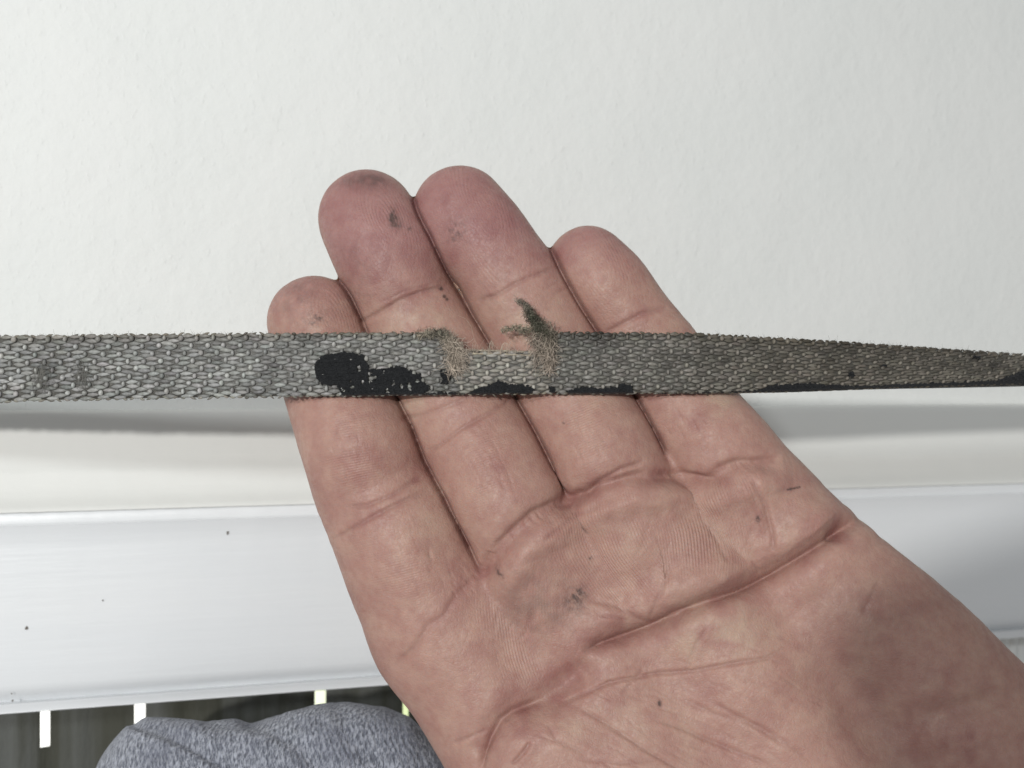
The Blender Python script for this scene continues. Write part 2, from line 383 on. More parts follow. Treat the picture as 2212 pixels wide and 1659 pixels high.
disp = np.zeros(N); red = np.zeros(N); pale = np.zeros(N); dirt = np.zeros(N)
def crease(pts_, w_, dep, rd=0.4, lip=0.10, fade=0.12):
    global disp, red
    p_ = np.array(pts_, float); mrg = w_ * 5
    s = (HU > p_[:, 0].min() - mrg) & (HU < p_[:, 0].max() + mrg) & (HVv > p_[:, 1].min() - mrg) & (HVv < p_[:, 1].max() + mrg) & (front > 0)
    q = co[s]; wob = noise3(q, 2.5) * w_ * 0.35 + noise3(q, 7) * w_ * 0.3
    d, al = seg_dist(HU[s], HVv[s], p_); d = np.abs(d + wob * 0.6)
    e = np.clip(np.minimum(al, 1 - al) / max(fade, 1e-3), 0, 1) if fade else 1.0
    g = np.exp(-(d / w_) ** 2) * e
    dep = dep * .72; w_ = w_ * 1.1; disp[s] += (-dep * g + dep * lip * np.exp(-((d - 2.2 * w_) / (1.3 * w_)) ** 2) * e) * front[s]
    red[s] = np.maximum(red[s], rd * np.exp(-(d / (w_ * 1.3)) ** 2) * e)
def chain_dist(a, flat, p):
    best = np.full(len(p), 1e9)
    for i_ in range(len(a) - 1):
        A, B = a[i_], a[i_ + 1]; b = (B[:3] - A[:3]) / np.array([1, flat, 1]); q = (p - A[:3]) / np.array([1, flat, 1])
        t = np.clip((q @ b) / (b @ b), 0, 1); best = np.minimum(best, np.linalg.norm(q - t[:, None] * b, axis=1) - (A[3] + t * (B[3] - A[3])))
    return best
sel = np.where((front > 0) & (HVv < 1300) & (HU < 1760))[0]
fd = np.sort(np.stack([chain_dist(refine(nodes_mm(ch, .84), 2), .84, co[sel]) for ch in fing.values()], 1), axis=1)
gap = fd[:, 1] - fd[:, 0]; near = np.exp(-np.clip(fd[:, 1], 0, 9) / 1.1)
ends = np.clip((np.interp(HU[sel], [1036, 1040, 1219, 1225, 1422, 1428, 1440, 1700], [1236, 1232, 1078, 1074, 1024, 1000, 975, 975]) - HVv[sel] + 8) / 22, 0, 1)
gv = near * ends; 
dy = np.zeros(N); dy[sel] = gv * 4.2 * np.exp(-(gap / 1.05) ** 2); red[sel] = np.maximum(red[sel], 1.0 * gv * np.exp(-(gap / 2.0) ** 2)); groove_shade = np.zeros(N); groove_shade[sel] = gv * np.exp(-(gap / 1.0) ** 2)
def spot(u, v_, r, amp, arr='dirt', sc=1.5, thr=0.0, asp=1.0, ang=0):
    c_, s_ = math.cos(math.radians(ang)), math.sin(math.radians(ang)); x = HU - u; y = HVv - v_
    d2 = ((x * c_ + y * s_) / r) ** 2 + ((-x * s_ + y * c_) / (r * asp)) ** 2
    s = (d2 < 6) & (front > 0); nz = noise3(co[s], sc) * .6 + noise3(co[s], sc * .45) * .4
    g = np.exp(-d2[s]) * np.clip(.5 + nz - thr, 0, 1) * 1.6 * amp
    dict(dirt=dirt, red=red, pale=pale)[arr][s] += g
def bulge(u, v_, ru, rv, ang, amp):
    global disp
    c_, s_ = math.cos(math.radians(ang)), math.sin(math.radians(ang)); x = HU - u; y = HVv - v_
    a_ = (x * c_ + y * s_) / ru; b_ = (-x * s_ + y * c_) / rv
    disp += amp * np.exp(-(a_ ** 2 + b_ ** 2)) * front
# joint creases
crease([(744, 1096), (793, 1092), (845, 1070), (898, 1036), (930, 1028)], 4.5, .42)
crease([(718, 1167), (763, 1141), (808, 1115), (876, 1081), (935, 1060)], 4.5, .42)
crease([(852, 1446), (868, 1424), (899, 1398), (925, 1352), (958, 1330), (983, 1290), (1012, 1262), (1030, 1238)], 7, .45, .35)
crease([(612, 870), (660, 862), (740, 845), (800, 850)], 5, .35)
crease([(915, 978), (947, 964), (995, 927), (1048, 897), (1093, 871), (1110, 850)], 4.5, .5)
crease([(858, 905), (905, 900), (960, 880), (1030, 850)], 5, .3)
crease([(770, 700), (785, 693), (827, 672), (862, 649), (909, 630), (974, 618)], 5, .5, .5)
crease([(820, 655), (880, 627), (940, 612)], 3, .15, .35)
crease([(1059, 1189), (1108, 1141), (1153, 1103), (1213, 1077)], 6.5, .7, .35)
crease([(1030, 652), (1074, 637), (1115, 611), (1183, 584), (1205, 580)], 5, .5, .4)
crease([(1224, 1075), (1265, 1069), (1295, 1039), (1340, 1013), (1395, 996)], 6, .8, .4)
crease([(1300, 722), (1336, 705), (1386, 678), (1444, 665)], 5, .45, .4)
crease([(1390, 868), (1450, 850), (1540, 852)], 5, .35)
crease([(1424, 1019), (1467, 1022), (1517, 1034), (1560, 1042)], 8, 1.0, .45, .0)
crease([(1537, 1014), (1597, 994), (1690, 990)], 6.5, .6, .4)
crease([(1400, 1018), (1350, 1030), (1290, 1052), (1225, 1075)], 9, .7, .2)
crease([(1060, 1190), (1040, 1232)], 8, .9, .4, 0)
web = [(1045, 1250), (1075, 1200), (1112, 1155), (1160, 1115), (1220, 1085), (1295, 1052), (1355, 1034), (1425, 1030), (1475, 1034), (1525, 1036), (1600, 1002), (1690, 1004)]
up = lambda L_, dx, dy: [(a_ + dx, b_ + dy) for a_, b_ in L_]
crease(web, 15, 1.4, .5, .0, .05); crease(up(web, 22, 44), 32, -2.4, .0, .0, .1); crease(up(web[:8], -22, -46), 32, -.9, 0, 0, .15)
for c__ in ((1040, 1238), (1220, 1080), (1427, 1026)): bulge(*c__, 16, 20, -25, -.3); spot(*c__, 15, 1.3, arr='red', sc=9, thr=-.4)
# palm lines
heart = [(1850, 1122), (1839, 1130), (1797, 1160), (1727, 1205), (1667, 1240), (1597, 1275), (1527, 1300), (1467, 1325), (1417, 1350), (1357, 1370), (1307, 1387), (1257, 1412)]
up = lambda L_, dx, dy: [(a_ + dx, b_ + dy) for a_, b_ in L_]
crease(up(heart[1:], -16, -46), 38, -2.6, .0, .0, .12); crease(up(heart[1:], 10, 44), 40, -.8, .0, .0, .12)
crease(heart, 18, 3.0, .6, .0, .06)
crease(heart, 6, 1.3, .75, .02, .10)
crease([(1800, 1150), (1840, 1128), (1870, 1118)], 14, 1.6, .3, .2, 0)
crease([(1704, 1394), (1652, 1422), (1577, 1434), (1497, 1449), (1417, 1454), (1317, 1474), (1247, 1504), (1190, 1530)], 4.5, .6, .4)
thenar = [(1036, 1680), (1043, 1630), (1057, 1595), (1081, 1556), (1110, 1535), (1145, 1521), (1180, 1507), (1215, 1486), (1250, 1450), (1264, 1415)]
crease(thenar, 30, 2.0, .6, .0, .15); crease(up(thenar, 40, 55), 45, -1.4, 0, 0, .1)
crease(thenar[:7], 8, 1.6, .8, .05, .15)
for pl_, w_, d_ in (([(1247, 1525), (1342, 1584), (1392, 1619), (1437, 1645), (1500, 1680)], 5, .45), ([(1407, 1554), (1487, 1579), (1577, 1619), (1667, 1655)], 5, .4),
        ([(1537, 1515), (1617, 1560), (1697, 1610)], 5, .35), ([(1108, 1650), (1134, 1622), (1146, 1600)], 5, .7), ([(976, 1607), (1018, 1591), (1053, 1577)], 5, .4),
        ([(1617, 1029), (1652, 1089), (1667, 1149), (1672, 1190)], 5, .6), ([(1600, 1040), (1640, 1110), (1650, 1160)], 5, -.3), ([(1165, 1170), (1230, 1120), (1300, 1090)], 5, .25),
        ([(1250, 1290), (1330, 1310), (1400, 1345), (1450, 1340)], 6, .4), ([(1290, 1330), (1360, 1340)], 4, .3), ([(1400, 1345), (1425, 1290), (1450, 1220)], 5, .3),
        ([(1130, 1380), (1150, 1320)], 5, .3), ([(1340, 1500), (1370, 1470), (1390, 1440)], 4, .2), ([(1480, 1455), (1500, 1400), (1530, 1350)], 4, .25),
        ([(1560, 1230), (1545, 1180), (1500, 1110)], 5, .25), ([(1640, 1240), (1620, 1200)], 4, .3), ([(1900, 1250), (1860, 1330)], 6, .3), ([(1240, 1640), (1340, 1650), (1420, 1640)], 5, .25),
        ([(1300, 1650), (1400, 1690)], 4, .3), ([(1180, 1560), (1200, 1600), (1280, 1640)], 5, .25), ([(1450, 1500), (1540, 1540), (1640, 1570), (1760, 1640)], 6, .3)):
    crease(pl_, w_, d_, .35)
# small wrinkles along the phalanges
rg = random.Random(3)
def wrinkles(u0, v0, u1, v1, n, spread, ln, dirx, diry, dep=.12):
    for _ in range(n):
        t = rg.random(); u = u0 + (u1 - u0) * t + rg.gauss(0, spread); vv = v0 + (v1 - v0) * t + rg.gauss(0, spread)
        l = ln * rg.uniform(.5, 1.2); a_ = math.atan2(diry, dirx) + rg.gauss(0, .12)
        crease([(u - l * math.cos(a_), vv - l * math.sin(a_)), (u + rg.gauss(0, 2), vv), (u + l * math.cos(a_), vv + l * math.sin(a_))], rg.uniform(2.2, 3.2), dep * rg.uniform(.5, 1.3), .15, .3, .5)
wrinkles(860, 1150, 930, 1270, 22, 26, 34, .38, .92)
wrinkles(1010, 930, 1080, 1060, 20, 24, 34, .42, .9)
wrinkles(1240, 890, 1290, 970, 14, 24, 28, .45, .9)
wrinkles(1460, 880, 1540, 960, 12, 24, 28, .5, .86)
wrinkles(720, 900, 790, 1020, 14, 24, 30, .3, .95)
wrinkles(830, 740, 960, 690, 12, 14, 40, .92, -.35)
wrinkles(1090, 700, 1200, 640, 10, 12, 30, .92, -.35)
wrinkles(840, 1110, 930, 1060, 10, 10, 34, .88, -.45)
wrinkles(980, 1270, 1020, 1240, 14, 12, 16, .6, .8, .16)
wrinkles(1110, 1160, 1180, 1100, 12, 8, 18, .5, .85, .14)
wrinkles(1560, 1010, 1640, 1000, 12, 8, 20, .4, .9, .14)
wrinkles(1300, 1500, 1900, 1450, 40, 70, 50, .85, .35, .10)
wrinkles(1250, 1600, 1800, 1620, 26, 40, 60, .85, .45, .12)
wrinkles(1330, 1200, 1700, 1180, 26, 45, 40, -.3, .95, .10)
wrinkles(1080, 1290, 1250, 1400, 22, 45, 40, -.25, .95, .10)
# soft forms
bulge(1340, 1190, 90, 75, -30, 1.9); bulge(1550, 1150, 90, 70, -30, 1.9); bulge(1740, 1110, 70, 60, 20, .9); bulge(1120, 1300, 90, 90, 0, .9)
bulge(1440, 1240, 40, 110, -20, -.5); bulge(1640, 1170, 30, 90, -20, -.5); bulge(1230, 1280, 60, 60, 0, -.5)
bulge(1400, 1560, 130, 90, -10, .9); bulge(1700, 1420, 150, 70, -30, 1.0); bulge(1900, 1320, 80, 80, 0, .4)
bulge(1190, 1620, 90, 60, -20, 1.5); bulge(2080, 1530, 130, 30, -15, -1.6); bulge(1260, 1450, 90, 40, -30, -.9)
bulge(1180, 1420, 80, 90, -30, -.3); bulge(1040, 1460, 90, 90, 0, .5); bulge(1900, 1520, 130, 90, -30, -.6)
bulge(880, 1210, 80, 55, 70, .7); bulge(780, 980, 70, 60, 70, .5); bulge(1060, 1010, 80, 60, 65, .7); bulge(1290, 930, 60, 50, 60, .5); bulge(1520, 910, 60, 55, 55, .5)
bulge(800, 500, 60, 70, 0, .3); bulge(1020, 500, 60, 60, 0, .3); bulge(1300, 610, 50, 50, 0, .3)
disp += (noise3(co, 9) * .16 + noise3(co, 3.5) * .055 + noise3(co, 1.2) * .02)

# pigment, plus shade painted between the fingers
for a_ in ((848, 471, 9, 1.3, .6, .1, 1.9, 5), (856, 484, 14, .5, .8, 0, 1, 0), (865, 485, 5, .5, .5, 0, 1, 0), (885, 495, 5, .6, .4, 0, 1, 0), (988, 499, 22, .55, .6, .15, 1.2, 0),
           (686, 688, 34, .55, .5, .25, .5, -10), (640, 640, 45, .25, 1.5, 0, 1, 0), (790, 392, 62, .55, 3, -.1, .28, -4), (1085, 1234, 15, .7, .5, .1, .35, 38), (1249, 1284, 16, 1.0, .7, .15, 1, 40),
           (1240, 1300, 26, .4, .9, .1, 1, 0), (1170, 1290, 90, .30, 3, 0, .6, 15), (1140, 1350, 60, .18, 3, 0, .8, 0), (1262, 1142, 10, .7, .5, 0, .6, 30), (1272, 1206, 6, .6, .5, 0, .6, 0), (1637, 1120, 4, 1.2, .5, -.2, 1.5, 0),
           (1423, 1520, 3.4, 1.3, .5, -.4, 1.6, 0), (1218, 914, 3, .9, .5, -.3, .6, 30), (1690, 1060, 22, .28, .8, 0, .35, -8), (1060, 640, 60, .12, 2, 0, 1, 0), (760, 570, 60, .18, 1.5, .1, .6, 60),
           (954, 623, 3.4, 1.6, .5, -.6, 1, 0), (960, 640, 3, 1.4, .5, -.6, 1, 0), (966, 646, 3, 1.3, .5, -.6, 1, 0), (1890, 1300, 60, .12, 2, 0, 1, 0), (770, 640, 30, .25, .7, .15, 1, 0)):
    u, v_, r, amp, sc, thr, asp, ang = a_; spot(u, v_, r, amp, 'dirt', sc, thr, asp, ang)
s = front > 0; d, _ = seg_dist(HU[s], HVv[s], [(1697, 1059), (1712, 1056), (1725, 1053)]); dirt[s] += 1.3 * np.exp(-(d / 1.8) ** 2)
for a_ in ((800, 560, 70, .5), (880, 625, 60, .7), (1060, 520, 70, .35), (1330, 640, 60, .4), (690, 720, 60, .35), (760, 1000, 80, .45), (870, 1020, 40, .4), (1080, 1010, 30, .5), (1480, 930, 70, .35), (1530, 900, 30, .4),
           (1200, 1470, 60, .6), (1130, 1560, 60, .4), (1040, 1620, 50, .3), (1450, 1260, 90, .25), (1280, 1390, 60, .35), (1800, 1150, 40, .4), (1990, 1560, 120, .4), (2120, 1600, 90, .6), (1850, 1400, 80, .25), (960, 1300, 40, .3), (1290, 1020, 40, .3), (1730, 1350, 90, .15), (1150, 610, 40, .25), (1200, 560, 30, .2), (960, 420, 60, .3), (780, 1120, 50, .3)):
    spot(*a_, arr='red', sc=3.5)
for a_ in ((890, 880, 30, .9), (860, 720, 60, .5), (940, 700, 60, .4), (1140, 690, 60, .5), (1100, 760, 40, .4), (1290, 870, 50, .4), (1420, 745, 50, .3), (1560, 870, 40, .6), (1390, 1600, 90, .3), (1530, 1380, 100, .5), (1620, 1380, 60, .4), (930, 1120, 60, .3), (1350, 1150, 60, .3), (1120, 1130, 40, .3), (1560, 1150, 50, .25), (1240, 1570, 50, .3), (1720, 1120, 50, .3)):
    spot(*a_, arr='pale', sc=3.5)
bl = 1.4 * (noise3(co, 5.5) * .6 + noise3(co, 2.2) * .4); bl2 = noise3(co + 77, 3.6) * .5 + noise3(co + 50, 1.5) * .5
basec = np.array([.425, .250, .205]); redc = np.array([.290, .135, .118]); palec = np.array([.490, .352, .272]); yel = np.array([.36, .25, .175]); dirtc = np.array([.095, .062, .055])
tipw = np.clip((700 - HVv - (HU - 700) * .12) / 160, 0, 1)[:, None] * front[:, None]
col = basec * (1 + .05 * bl2[:, None])
col = col + (redc - col) * np.clip(.20 + .30 * bl + .75 * red, 0, .9)[:, None]
col = col + (palec - col) * np.clip(.12 + .30 * bl2 + .8 * pale, 0, .85)[:, None]
col = col * (1 - tipw * np.array([.16, .25, .15]))
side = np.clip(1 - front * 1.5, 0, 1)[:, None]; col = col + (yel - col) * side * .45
col = col * (1 - .35 * groove_shade[:, None]); col = col + (dirtc - col) * np.clip(dirt, 0, .93)[:, None]  # groove shade darkens the skin colour between fingers; dirt goes over it
# friction ridges
ph_ = np.zeros(N); rw = np.zeros(N)
def whorl(u, v_, ang, ra, rb, lam, wr, amp=1.0):
    c_, s_ = math.cos(math.radians(ang)), math.sin(math.radians(ang)); x = HU - u; y = HVv - v_
    a_ = x * c_ + y * s_; b_ = -x * s_ + y * c_
    r = np.sqrt((a_ / ra) ** 2 + (b_ / rb) ** 2 + 4.0)
    wgt = np.exp(-((a_ / (ra * wr)) ** 4 + (b_ / (rb * wr)) ** 4)) * front * amp
    m_ = wgt > rw; ph_[m_] = (r * 2 * np.pi / lam + 2.2 * noise3(co, 5))[m_]; rw[m_] = wgt[m_]
whorl(826, 470, 68, 2.6, 1.0, 6.0, 62, .55); whorl(1045, 440, 66, 3.2, 1.0, 6.0, 66, .6); whorl(1298, 560, 62, 3.0, 1.0, 5.8, 56, .6); whorl(715, 690, 70, 2.2, 1.0, 6.0, 60, .32)
def ridges(u, v_, ang, wa, wb, lam, amp, bend):
    c_, s_ = math.cos(math.radians(ang)), math.sin(math.radians(ang)); x = HU - u; y = HVv - v_
    a_ = x * c_ + y * s_; b_ = -x * s_ + y * c_; wgt = np.exp(-((a_ / wa) ** 4 + (b_ / wb) ** 4)) * front * amp
    m_ = wgt > rw; ph_[m_] = ((b_ + bend * a_ ** 2) * 2 * np.pi / lam + 3.0 * noise3(co, 7))[m_]; rw[m_] = wgt[m_]
ridges(1310, 1190, 62, 110, 110, 6.0, 1.1, .0012); ridges(1530, 1140, 75, 100, 120, 6.0, 1.1, -.0015); ridges(1130, 1370, 80, 100, 90, 6.2, .6, .001)
for (u, v_, ang, wd) in ((880, 1200, 70, 100), (1060, 1010, 65, 90), (1280, 930, 60, 80), (1500, 900, 55, 80), (760, 960, 72, 90)):
    c_, s_ = math.cos(math.radians(ang)), math.sin(math.radians(ang)); x = HU - u; y = HVv - v_
    a_ = x * c_ + y * s_; b_ = -x * s_ + y * c_; wgt = np.exp(-((a_ / wd) ** 4 + (b_ / wd) ** 4)) * front * .4
    m_ = wgt > rw; ph_[m_] = ((a_ + .12 * b_) * 2 * np.pi / 5.4 + 2.5 * noise3(co, 5))[m_]; rw[m_] = wgt[m_]
rw *= np.clip(.55 + .6 * noise3(co + 33, 7), 0.1, 1)

co2 = co + no * disp[:, None]; co2[:, 1] += dy
# the skin gives way under the strap: nothing reaches past the back of the strap
_vt = np.interp(HU, [0, 1200, 1500, 1800], [720, 718, 720, 737]); _vb = np.interp(HU, [0, 600, 1200, 1600, 1900], [866, 857.5, 851, 849, 838.5])
_out = np.maximum(np.maximum(_vt - HVv, HVv - _vb), 0); lim = np.interp(HU, [0, 500, 1500, 1800], [203.5, 201.6, 201.35, 209.3]) - np.clip(_out - 3, 0, 60) ** 1.3 * .03
g_ = (front > 0) & (_out < 60) & (co2[:, 1] < lim); co2[g_, 1] = lim[g_]
me.vertices.foreach_set('co', ((co2 / 1000) + np.array([0, 0, ZC])).astype(np.float32).ravel())
me.polygons.foreach_set('use_smooth', np.ones(len(me.polygons), bool)); me.update()
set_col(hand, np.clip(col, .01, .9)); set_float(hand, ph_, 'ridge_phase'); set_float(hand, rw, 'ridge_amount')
m = Mat('skin', 0.46, (.5, .3, .25), 0.35)
m.b.inputs['Subsurface Weight'].default_value = 0.22; m.b.inputs['Subsurface Radius'].default_value = (1.0, .35, .18); m.b.inputs['Subsurface Scale'].default_value = 0.0022
f1 = m.noise(900, 3, .6); f2 = m.noise(2200, 2, .5)
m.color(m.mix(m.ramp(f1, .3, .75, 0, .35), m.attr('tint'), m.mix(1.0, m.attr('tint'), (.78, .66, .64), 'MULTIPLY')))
rid = m.math('MULTIPLY', m.math('SINE', m.attr('ridge_phase', 'Fac')), m.attr('ridge_amount', 'Fac'))
vo = m.n('ShaderNodeTexVoronoi', feature='DISTANCE_TO_EDGE'); vo.inputs['Scale'].default_value = 1150; tcv = m.n('ShaderNodeTexCoord'); m.L.new(m.mix(.0008, tcv.outputs['Object'], m.noise(500, 2), 'ADD'), vo.inputs['Vector'])
m.bump([(m.ramp(vo.outputs['Distance'], 0, .16), 0.000025), (rid, 0.00005), (f1, 0.00011), (f2, 0.00004)])
m.L.new(m.ramp(f1, .3, .7, .46, .60), m.b.inputs['Roughness'])
me.materials.clear(); me.materials.append(m.m)
tag(hand, 'open left hand with grimy fingertips, palm up under the frayed grey strap', 'hand')

# ------------------------------------------------------------------ the strap
def vt(u): return interp([(-900, 731), (0, 726), (300, 722.5), (600, 720.5), (900, 718.5), (1200, 718), (1500, 720), (1800, 737), (2212, 765), (2500, 787)], u)
def vb(u): return interp([(-900, 876), (0, 868), (300, 862), (600, 857.5), (900, 853), (1200, 851), (1500, 849.5), (1700, 846), (1900, 838.5), (2212, 829), (2500, 824)], u)
def dp(u, t):
    d = interp([(-900, 209), (0, 203), (500, 200.6), (700, 200), (1500, 200), (1800, 208), (2212, 226), (2500, 240)], u)
    tw = interp([(1400, 0), (1700, 1.5), (2000, 4.5), (2212, 7), (2500, 9)], u)
    return d + tw * (0.5 - t) * 1.4
def S(u, t, h=0.0):           # strap surface, h mm towards the viewer
    u = np.asarray(u, float); t = np.asarray(t, float)
    def base(u, t): return P(u, vt(u) + (vb(u) - vt(u)) * t, dp(u, t)) * 1000
    p = base(u, t); a_ = base(u + 4, t) - p; b_ = base(u, t + .03) - p
    n = np.cross(a_, b_); n /= np.linalg.norm(n, axis=-1)[..., None]
    n = np.where(n[..., 1:2] > 0, -n, n)
    return (p + n * (np.asarray(h)[..., None] if np.ndim(h) else h)) / 1000
def t_of(u, v_): return (v_ - vt(u)) / (vb(u) - vt(u))
def notch(u):                 # lowest t kept at this place
    return interp([(0, 0), (962, 0), (985, .10), (1000, .27), (1090, .285), (1165, .315), (1186, .25), (1198, 0), (3000, 0)], u)

strap = empty('frayed_strap', tuple(P(1106, 790, 200)))
tag(strap, 'frayed grey woven strap with black rubber patches stretched across the fingers', 'strap')
def under(o):                 # parent without moving
    o.parent = strap; o.matrix_parent_inverse = strap.matrix_basis.inverted() if strap.matrix_basis else o.matrix_parent_inverse
    return o
from mathutils import Matrix, Vector
strap_inv = Matrix.Translation(Vector(strap.location)).inverted()
def add_part(name, V, Fc, mat, col=None, smooth=True):
    V = np.asarray(V) - np.array(strap.location)
    o = mesh_obj(name, V, Fc, mat, strap, smooth)
    if col is not None: set_col(o, col)
    return o

m = Mat('worn_webbing', 0.42, (.25, .24, .22), .35); m.color(m.mix(m.ramp(m.noise(1500, 2), .3, .7, 0, .5), m.attr('tint'), m.mix(1., m.attr('tint'), (.55, .54, .5), 'MULTIPLY')))
m.bump([(m.noise(3500, 2, .6, (.3, 1, 1)), 0.00012)]); WEB = m.m
def strap_col(u, t):
    f = interp([(0, 0), (500, .0), (900, .35), (1200, .6), (1500, .85), (1700, 1), (2300, 1)], u)
    a_ = np.array([.305, .305, .295]); b_ = np.array([.152, .137, .115])
    return a_ + (b_ - a_) * f
BLACK = [
 [(679, 784), (695, 767), (710, 767), (737, 759.6), (764, 761), (785, 767), (791, 779), (800, 795.6), (818, 795.6), (830, 797), (857, 789.6), (878, 792.6), (896, 807.6), (908, 806), (914, 822.6), (926, 830), (931, 843.6), (917, 851), (896, 854), (857, 856), (788, 860), (743, 858), (728, 834.6), (698, 831.6), (683, 813.6)],
 [(950, 796), (968, 805), (981, 804), (972, 820), (968, 830), (954, 828)],
 [(1007, 853), (1034, 837.6), (1058, 830), (1076, 821), (1094, 829), (1130, 829), (1142, 833), (1158, 842), (1140, 856), (1007, 858)],
 [(1187, 835), (1200, 838), (1201, 848), (1180, 850)],
 [(1225, 856), (1223, 843), (1243, 838), (1262, 834), (1280, 835), (1295, 838), (1320, 835), (1345, 829), (1366, 832), (1370, 848), (1363, 856)],
 [(640, 862), (740, 853), (860, 848), (1000, 848), (1010, 853), (1180, 852), (1400, 850.5), (1560, 846), (1640, 842), (1662, 832), (1700, 829.5), (1760, 828), (1790, 832), (1850, 834.5), (2000, 829.5), (2150, 825), (2172, 816), (2212, 800), (2300, 800), (2300, 850), (2100, 846), (1900, 852), (1500, 860), (1000, 866), (700, 872)],
 [(1832, 805), (1842, 803), (1845, 812), (1836, 817)], [(1899, 786), (1910, 785), (1912, 793), (1901, 795)], [(2098, 772), (2112, 770), (2124, 779), (2110, 781)],
]
HOLES = [(777, 796, 3.5, 5), (799, 810, 4, 5), (803, 819, 4, 7), (758, 822, 4, 4.5), (761, 837, 5, 4), (866, 834, 4, 3.5), (830, 801, 3, 5), (886, 838, 4, 10), (849, 829, 3, 3), (812, 815, 3, 7), (782, 826, 3, 3), (740, 843, 4, 3), (838, 845, 3, 3), (903, 822, 4, 3), (1098, 852, 12, 1.2)]
def black_sd(u, v_, rough=1.0):
    sd = np.full(u.shape, -50.)
    for pl_ in BLACK:
        bb = np.array(pl_); s = (u > bb[:, 0].min() - 8) & (u < bb[:, 0].max() + 8) & (v_ > bb[:, 1].min() - 8) & (v_ < bb[:, 1].max() + 8)
        if not s.any(): continue
        d, _ = seg_dist(u[s], v_[s], pl_, True); d = np.where(inside(u[s], v_[s], pl_), d, -d); sd[s] = np.maximum(sd[s], d)
    for (hu, hv, a_, b_) in HOLES:
        r = (np.sqrt(((u - hu) / a_) ** 2 + ((v_ - hv) / b_) ** 2) - .8) * min(a_, b_); sd = np.minimum(sd, r)
    q = np.stack([u, v_, 0 * u], -1).reshape(-1, 3)
    return sd + (noise3(q, 6).reshape(u.shape) * 2.6 + noise3(q, 2.6).reshape(u.shape) * 2.2) * rough

# base cloth: a closed strip
uu = np.arange(-900, 2500, 3.0); tt = np.linspace(0, 1, 26)
U, T = np.meshgrid(uu, tt, indexing='ij'); nt_ = notch(U); T2 = nt_ + .012 + (1 - .024 - nt_) * T
rim = .25 * (np.abs(2 * T - 1) ** 8)
Fm = S(U, T2, -.12 - rim); Bm = S(U, T2, -1.15 + rim)
nU, nT = U.shape; V = np.concatenate([Fm.reshape(-1, 3), Bm.reshape(-1, 3)]); off = nU * nT
g = grid_faces(nU, nT); i = np.arange(nU - 1)
e0 = np.stack([i * nT, (i + 1) * nT, (i + 1) * nT + off, i * nT + off], 1); e1 = np.stack([i * nT + nT - 1, i * nT + nT - 1 + off, (i + 1) * nT + nT - 1 + off, (i + 1) * nT + nT - 1], 1)
VB = V; FB = np.concatenate([g, g[:, ::-1] + off, e0, e1]); 
cb = np.concatenate([strap_col(U, T).reshape(-1, 1, 1) if False else np.array([.085, .08, .07]) + 0 * V[:off], np.array([.12, .115, .1]) + 0 * V[:off]])
# yarns
nth, nph = 8, 6
th = np.linspace(0, 2 * np.pi, nth, endpoint=False); phh = np.linspace(-1, 1, nph + 1)
def ell(power=1.0):
    pts_, f_ = [], []
    for x in phh:
        xs = math.sin(x * math.pi / 2); r = max(1 - abs(xs) ** 2, 0) ** .5 if power == 1 else max(1 - abs(xs) ** 1.6, 0) ** .8
        for a_ in th: pts_.append((xs, r * math.cos(a_), r * math.sin(a_)))
    for i_ in range(nph):
        for j in range(nth): f_.append((i_ * nth + j, i_ * nth + (j + 1) % nth, (i_ + 1) * nth + (j + 1) % nth, (i_ + 1) * nth + j))
    return np.array(pts_), np.array(f_)
EP, EF = ell(2); EP1, _ = ell(1)
rowsN = 17; yarns = []
def per(u): return interp([(-900, 39), (0, 37), (500, 34.5), (900, 32), (1200, 30), (1700, 28), (2212, 26), (2600, 25)], u)
def marks(ph0):
    out = []; u = -900.0 + ph0 * 39
    while u < 2480: out.append(u); u += per(u)
    return out
MK = [marks(0.0), marks(0.5)]
for r in range(rowsN):
    t = (r + .55 + (-.09 if r % 2 == 0 else .09)) / rowsN; pr = r // 2
    for k_, u in enumerate(MK[pr % 2]):
        dr = 10 * math.sin(r * .5) * (1 if u < 600 else .3)
        u = u + rng.normal(0, .9) + dr * .45 + r * 1.5 + 2 * math.sin(u * .011 + r); p = per(u)
        if t < notch(u) + .02: continue
        yarns.append((u, t + rng.normal(0, .005), p * rng.uniform(.36, .43), .038 * rng.uniform(.85, 1.1), .25 * rng.uniform(.85, 1.15), rng.normal(0, .05), 0))
    if r % 2 == 0 and r < rowsN - 1:
        t2 = (r + 1.05) / rowsN
        for u in MK[(pr + 1) % 2]:
            u = u + rng.normal(0, .7) + 2.5 * math.sin(r * .5) * (1 if u < 600 else .3) + r * 1.5; p = per(u)
            if t2 < notch(u) + .03: continue
            yarns.append((u, t2 + rng.normal(0, .004), p * .125 * rng.uniform(.85, 1.3), .045 * rng.uniform(.85, 1.15), .55 * rng.uniform(.85, 1.1), 0, 1))
# the selvedges: small loops wrapped round both edges
for side_, t in ((0, .008), (1, .992)):
    u = -898.0
    while u < 2480:
        if notch(u) < .01 or side_ == 1:
            yarns.append((u, t + rng.normal(0, .005), per(u) * .2 * rng.uniform(.8, 1.3), .022, .16, rng.normal(0, .3), 2))
        u += per(u) * .5 * rng.uniform(.85, 1.15)
